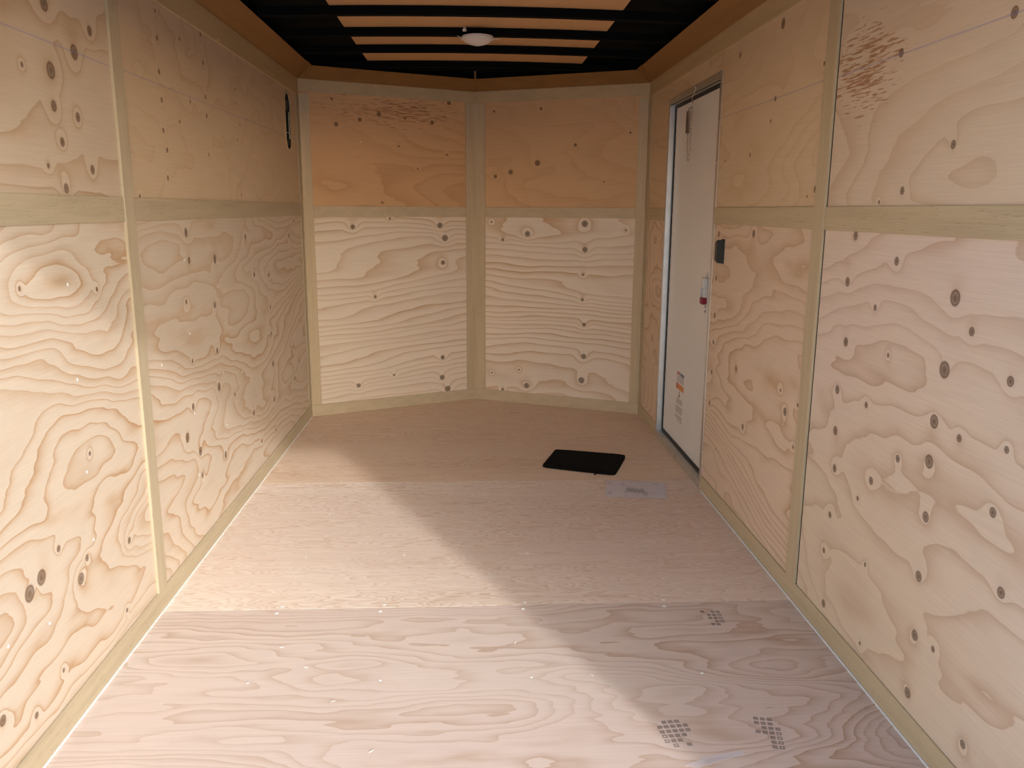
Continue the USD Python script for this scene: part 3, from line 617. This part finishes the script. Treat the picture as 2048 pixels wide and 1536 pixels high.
ch = thing('hanging_chain', 'thin chain and coil spring hanging from a hook on the door frame', 'chain', (0.985, 3.93, 1.46))
def ell(c, a, b, plane, n=14):
    t = np.arange(n) * 2 * np.pi / n
    P = np.zeros((n, 3)); P[:, 2] = b * np.sin(t); P[:, plane] = a * np.cos(t)
    return P + c
obj('eye_screw', cat(tube(ell((0.004, -0.026, 0.318), 0.008, 0.009, 1), 0.0017, 6, True), tube([(0.006, -0.020, 0.325), (0.0125, -0.015, 0.328)], 0.0017, 6)), M['zinc'], ch)
hook = [(0.004, -0.024, 0.312), (0.003, -0.012, 0.298), (0.002, 0.004, 0.288), (0, 0.014, 0.278), (0, 0.012, 0.268), (0, 0.0, 0.262), (0, -0.010, 0.252), (0, -0.010, 0.240), (0, 0.0, 0.232), (0, 0.011, 0.236)]
obj('s_hook', tube(hook, 0.0022, 8), M['zinc'], ch)
def chain(path, step=0.0135):
    path = np.array(path, float)
    d = np.r_[0, np.cumsum(np.linalg.norm(np.diff(path, axis=0), axis=1))]
    out = []
    for i, q in enumerate(np.arange(0.004, d[-1], step)):
        c = np.array([np.interp(q, d, path[:, k]) for k in range(3)])
        c2 = np.array([np.interp(min(q + 0.004, d[-1]), d, path[:, k]) for k in range(3)])
        c1 = np.array([np.interp(max(q - 0.004, 0), d, path[:, k]) for k in range(3)])
        t = (c2 - c1) / np.linalg.norm(c2 - c1)
        link = tube(ell((0, 0, 0), 0.0042, 0.0092, i % 2, 10), 0.0010, 5, True)
        link.apply_transform(trimesh.geometry.align_vectors([0, 0, 1], t)); link.apply_translation(c)
        out.append(link)
    return cat(*out)
obj('chain_links', chain([(0, 0.0, 0.234), (0, 0.002, 0.20), (0.002, 0.012, 0.10), (0.002, 0.016, 0.04), (0.001, 0.022, 0.008), (0, 0.034, 0.0), (0, 0.044, 0.012), (-0.001, 0.050, 0.05), (-0.001, 0.054, 0.10), (0, 0.058, 0.118)]), M['chainmetal'], ch)
t = np.linspace(0, 1, 17 * 10)
obj('spring', tube(np.stack([0.0085 * np.cos(2 * np.pi * 17 * t), 0.064 + 0.0105 * np.sin(2 * np.pi * 17 * t), 0.128 + 0.098 * t], 1), 0.0019, 6), M['rusty'], ch, 'brown coil spring')
obj('spring_tail', tube([(0, 0.064, 0.128), (0, 0.062, 0.118)], 0.0016, 6), M['rusty'], ch)
obj('spring_loop', tube([(0, 0.064, 0.226), (0, 0.062, 0.234), (0, 0.054, 0.240), (0, 0.040, 0.236), (0, 0.022, 0.238), (0, 0.004, 0.242)], 0.0013, 6), M['rusty'], ch)

# ------------------------------------------------------------------ things on the floor
def mat_poly():
    p = Polygon([(-0.143, 0.115), (-0.10, 0.118), (0.215, -0.008), (0.228, -0.012), (0.122, -0.318), (0.095, -0.318), (-0.225, -0.178), (-0.236, -0.165)])
    return p
# corners measured on the floor: rear left (0.403,4.148), rear right (0.755,4.029), front right (0.646,3.724), front left (0.308,3.867)
mc = np.array([0.53, 3.94])
corners = np.array([(0.403, 4.148), (0.755, 4.029), (0.646, 3.724), (0.308, 3.867)]) - mc
def soft_slab(corners, t, n=28, m=22, seed=3):
    """A limp flat cloth pouch: a quad with rounded corners and rim, slightly uneven."""
    A, B, Cc, D = corners
    V, F = [], []
    us, vs = np.linspace(0, 1, n), np.linspace(0, 1, m)
    for top in (1, 0):
        for b in vs:
            for a in us:
                ua, vb = a * 2 - 1, b * 2 - 1
                k = max(0.0, abs(ua) ** 10 * abs(vb) ** 10)
                ua, vb = ua * (1 - 0.04 * k), vb * (1 - 0.05 * k)
                aa, bb = (ua + 1) / 2, (vb + 1) / 2
                p = A * (1 - aa) * (1 - bb) + B * aa * (1 - bb) + Cc * aa * bb + D * (1 - aa) * bb
                e = (1 - abs(ua) ** 14) * (1 - abs(vb) ** 12)
                w = float(meshkit.fbm(np.array([p[0] * 9, p[1] * 9, 0.5]), 3, seed))
                z = t * (0.35 + 0.65 * e ** 0.5) * (0.8 + 0.4 * w) if top else 0.0
                V.append((p[0], p[1], z))
    for s in (0, 1):
        o = s * n * m
        for j in range(m - 1):
            for i in range(n - 1):
                q = [o + j * n + i, o + j * n + i + 1, o + (j + 1) * n + i + 1, o + (j + 1) * n + i]
                if s:
                    q = q[::-1]
                F += [[q[0], q[2], q[1]], [q[0], q[3], q[2]]]
    rim = [i for i in range(n)] + [j * n + n - 1 for j in range(1, m)] + [(m - 1) * n + i for i in range(n - 2, -1, -1)] + [j * n for j in range(m - 2, 0, -1)]
    o = n * m
    for a, b in zip(rim, rim[1:] + rim[:1]):
        F += [[a, b, o + b], [a, o + b, o + a]]
    msh = trimesh.Trimesh(V, F, process=False)
    trimesh.repair.fix_normals(msh)
    return msh
pc = thing('cloth_pouch', 'flat black cloth pouch lying on the floor near the side door', 'pouch', (mc[0], mc[1], 0.0006))
obj('pouch', soft_slab(corners, 0.017), M['cloth'], pc, smooth=50)
obj('pull_tab', tube([(0.043, -0.173, 0.005), (0.028, -0.190, 0.003), (0.018, -0.206, 0.0028)], 0.0025, 6), M['cloth'], pc, 'small black pull tab')

dc = np.array([0.704, 3.52])
dcorn = np.array([(0.590, 3.659), (0.860, 3.607), (0.817, 3.392), (0.548, 3.427)]) - dc
def sheet(corners, z0, amp, seed, n=30, m=22, thick=0.0004):
    A, B, Cc, D = corners
    P = np.zeros((m, n, 3))
    for j, b in enumerate(np.linspace(0, 1, m)):
        for i, a in enumerate(np.linspace(0, 1, n)):
            p = A * (1 - a) * (1 - b) + B * a * (1 - b) + Cc * a * b + D * (1 - a) * b
            w = float(meshkit.fbm(np.array([p[0] * 22, p[1] * 22, 0.3]), 3, seed))
            P[j, i] = (p[0], p[1], z0 + amp * w * (0.25 + 0.75 * a))
    V = np.vstack([P.reshape(-1, 3), P.reshape(-1, 3) - (0, 0, thick)])
    F = []
    o = n * m
    for j in range(m - 1):
        for i in range(n - 1):
            q = [j * n + i, j * n + i + 1, (j + 1) * n + i + 1, (j + 1) * n + i]
            F += [[q[0], q[2], q[1]], [q[0], q[3], q[2]], [o + q[0], o + q[1], o + q[2]], [o + q[0], o + q[2], o + q[3]]]
    rim = [i for i in range(n)] + [j * n + n - 1 for j in range(1, m)] + [(m - 1) * n + i for i in range(n - 2, -1, -1)] + [j * n for j in range(m - 2, 0, -1)]
    for a, b in zip(rim, rim[1:] + rim[:1]):
        F += [[a, b, o + b], [a, o + b, o + a]]
    msh = trimesh.Trimesh(V, F, process=False)
    trimesh.repair.fix_normals(msh)
    return msh
ds = thing('document_sleeve', 'clear plastic sleeve with a printed sheet, on the floor by the door', 'document', (dc[0], dc[1], 0.0006))
def at(a, b):
    A, B, Cc, D = dcorn
    return A * (1 - a) * (1 - b) + B * a * (1 - b) + Cc * a * b + D * (1 - a) * b
M['inkgrey'] = plain('grey_ink', (0.07, 0.05, 0.05), 0.7)
M['paper'] = plain('pinkish_paper', (0.86, 0.75, 0.74), 0.7)
inner = np.array([at(0.035, 0.05), at(0.965, 0.05), at(0.965, 0.93), at(0.035, 0.93)])
obj('paper', sheet(inner, 0.0008, 0.0, 5, 6, 5), M['paper'], ds)
obj('sleeve', sheet(dcorn, 0.0020, 0.006, 7), M['film'], ds, 'clear crinkled plastic sleeve', smooth=60)
rng = np.random.default_rng(5)
ink = []
def dash(a0, a1, b0, b1):
    q = [at(a0, b0), at(a1, b0), at(a1, b1), at(a0, b1)]
    ink.append(prism(Polygon(q), 0.0009, 0.0012, 'xy'))
for a0, b0, nn, h in ((0.05, 0.10, 3, 0.16), (0.05, 0.68, 4, 0.17), (0.25, 0.12, 4, 0.18), (0.82, 0.06, 3, 0.12)):
    for k in range(nn):
        dash(a0 + k * 0.018, a0 + k * 0.018 + 0.008, b0, b0 + h * rng.uniform(0.7, 1))
for k in range(26):
    a = 0.35 + k * 0.0115
    dash(a, a + 0.0075, 0.50 - 0.14 * rng.random(), 0.62 + 0.08 * rng.random())
for k in range(5):
    a = 0.62 + k * 0.017
    dash(a, a + 0.006, 0.62, 0.85)
for b in (0.62, 0.85):
    dash(0.325, 0.345, b, b + 0.07)
obj('printed_lines', cat(*ink), M['inkgrey'], ds, kind='stuff')

fp = Polygon([(0.597, 1.688), (0.593, 1.673), (0.525, 1.649), (0.474, 1.630), (0.445, 1.639), (0.502, 1.666)])
fs = thing('film_scrap', 'thin pale scrap of clear plastic film on the near floor', 'plastic scrap', (0.52, 1.66, 0.0))
obj('film', prism(shapely.affinity.translate(fp, -0.52, -1.66), 0.0003, 0.0009, 'xy'), M['film'], fs)
chips = [(-0.39, 1.925, 0.4, 'tiny pale wood chip in the sun patch, third from the left baseboard'), (0.09, 2.20, 1.2, 'tiny pale wood chip mid-floor, just nearer than the floor joint'),
         (-0.49, 2.09, 0.1, 'tiny pale wood chip in the sun patch, second from the left baseboard'), (-0.27, 1.72, 0.7, 'tiny pale wood chip in the sun patch, the one nearest the camera'),
         (0.29, 2.02, 2.0, 'tiny pale wood chip on the edge of the shadow, rightmost of the chips'), (-0.58, 2.20, 0.2, 'tiny pale wood chip closest to the left baseboard')]
for x, y, a, lab in chips:
    c = bx(-0.006, 0.006, -0.0016, 0.0016, 0, 0.0016, 0.0004)
    c.apply_transform(trimesh.transformations.rotation_matrix(a, (0, 0, 1)))
    t_ = thing('wood_chip', lab, 'wood chip', (x, y, 0.0), group='tiny wood chips on the near floor sheet')
    obj('chip', c, M['chip'], t_)
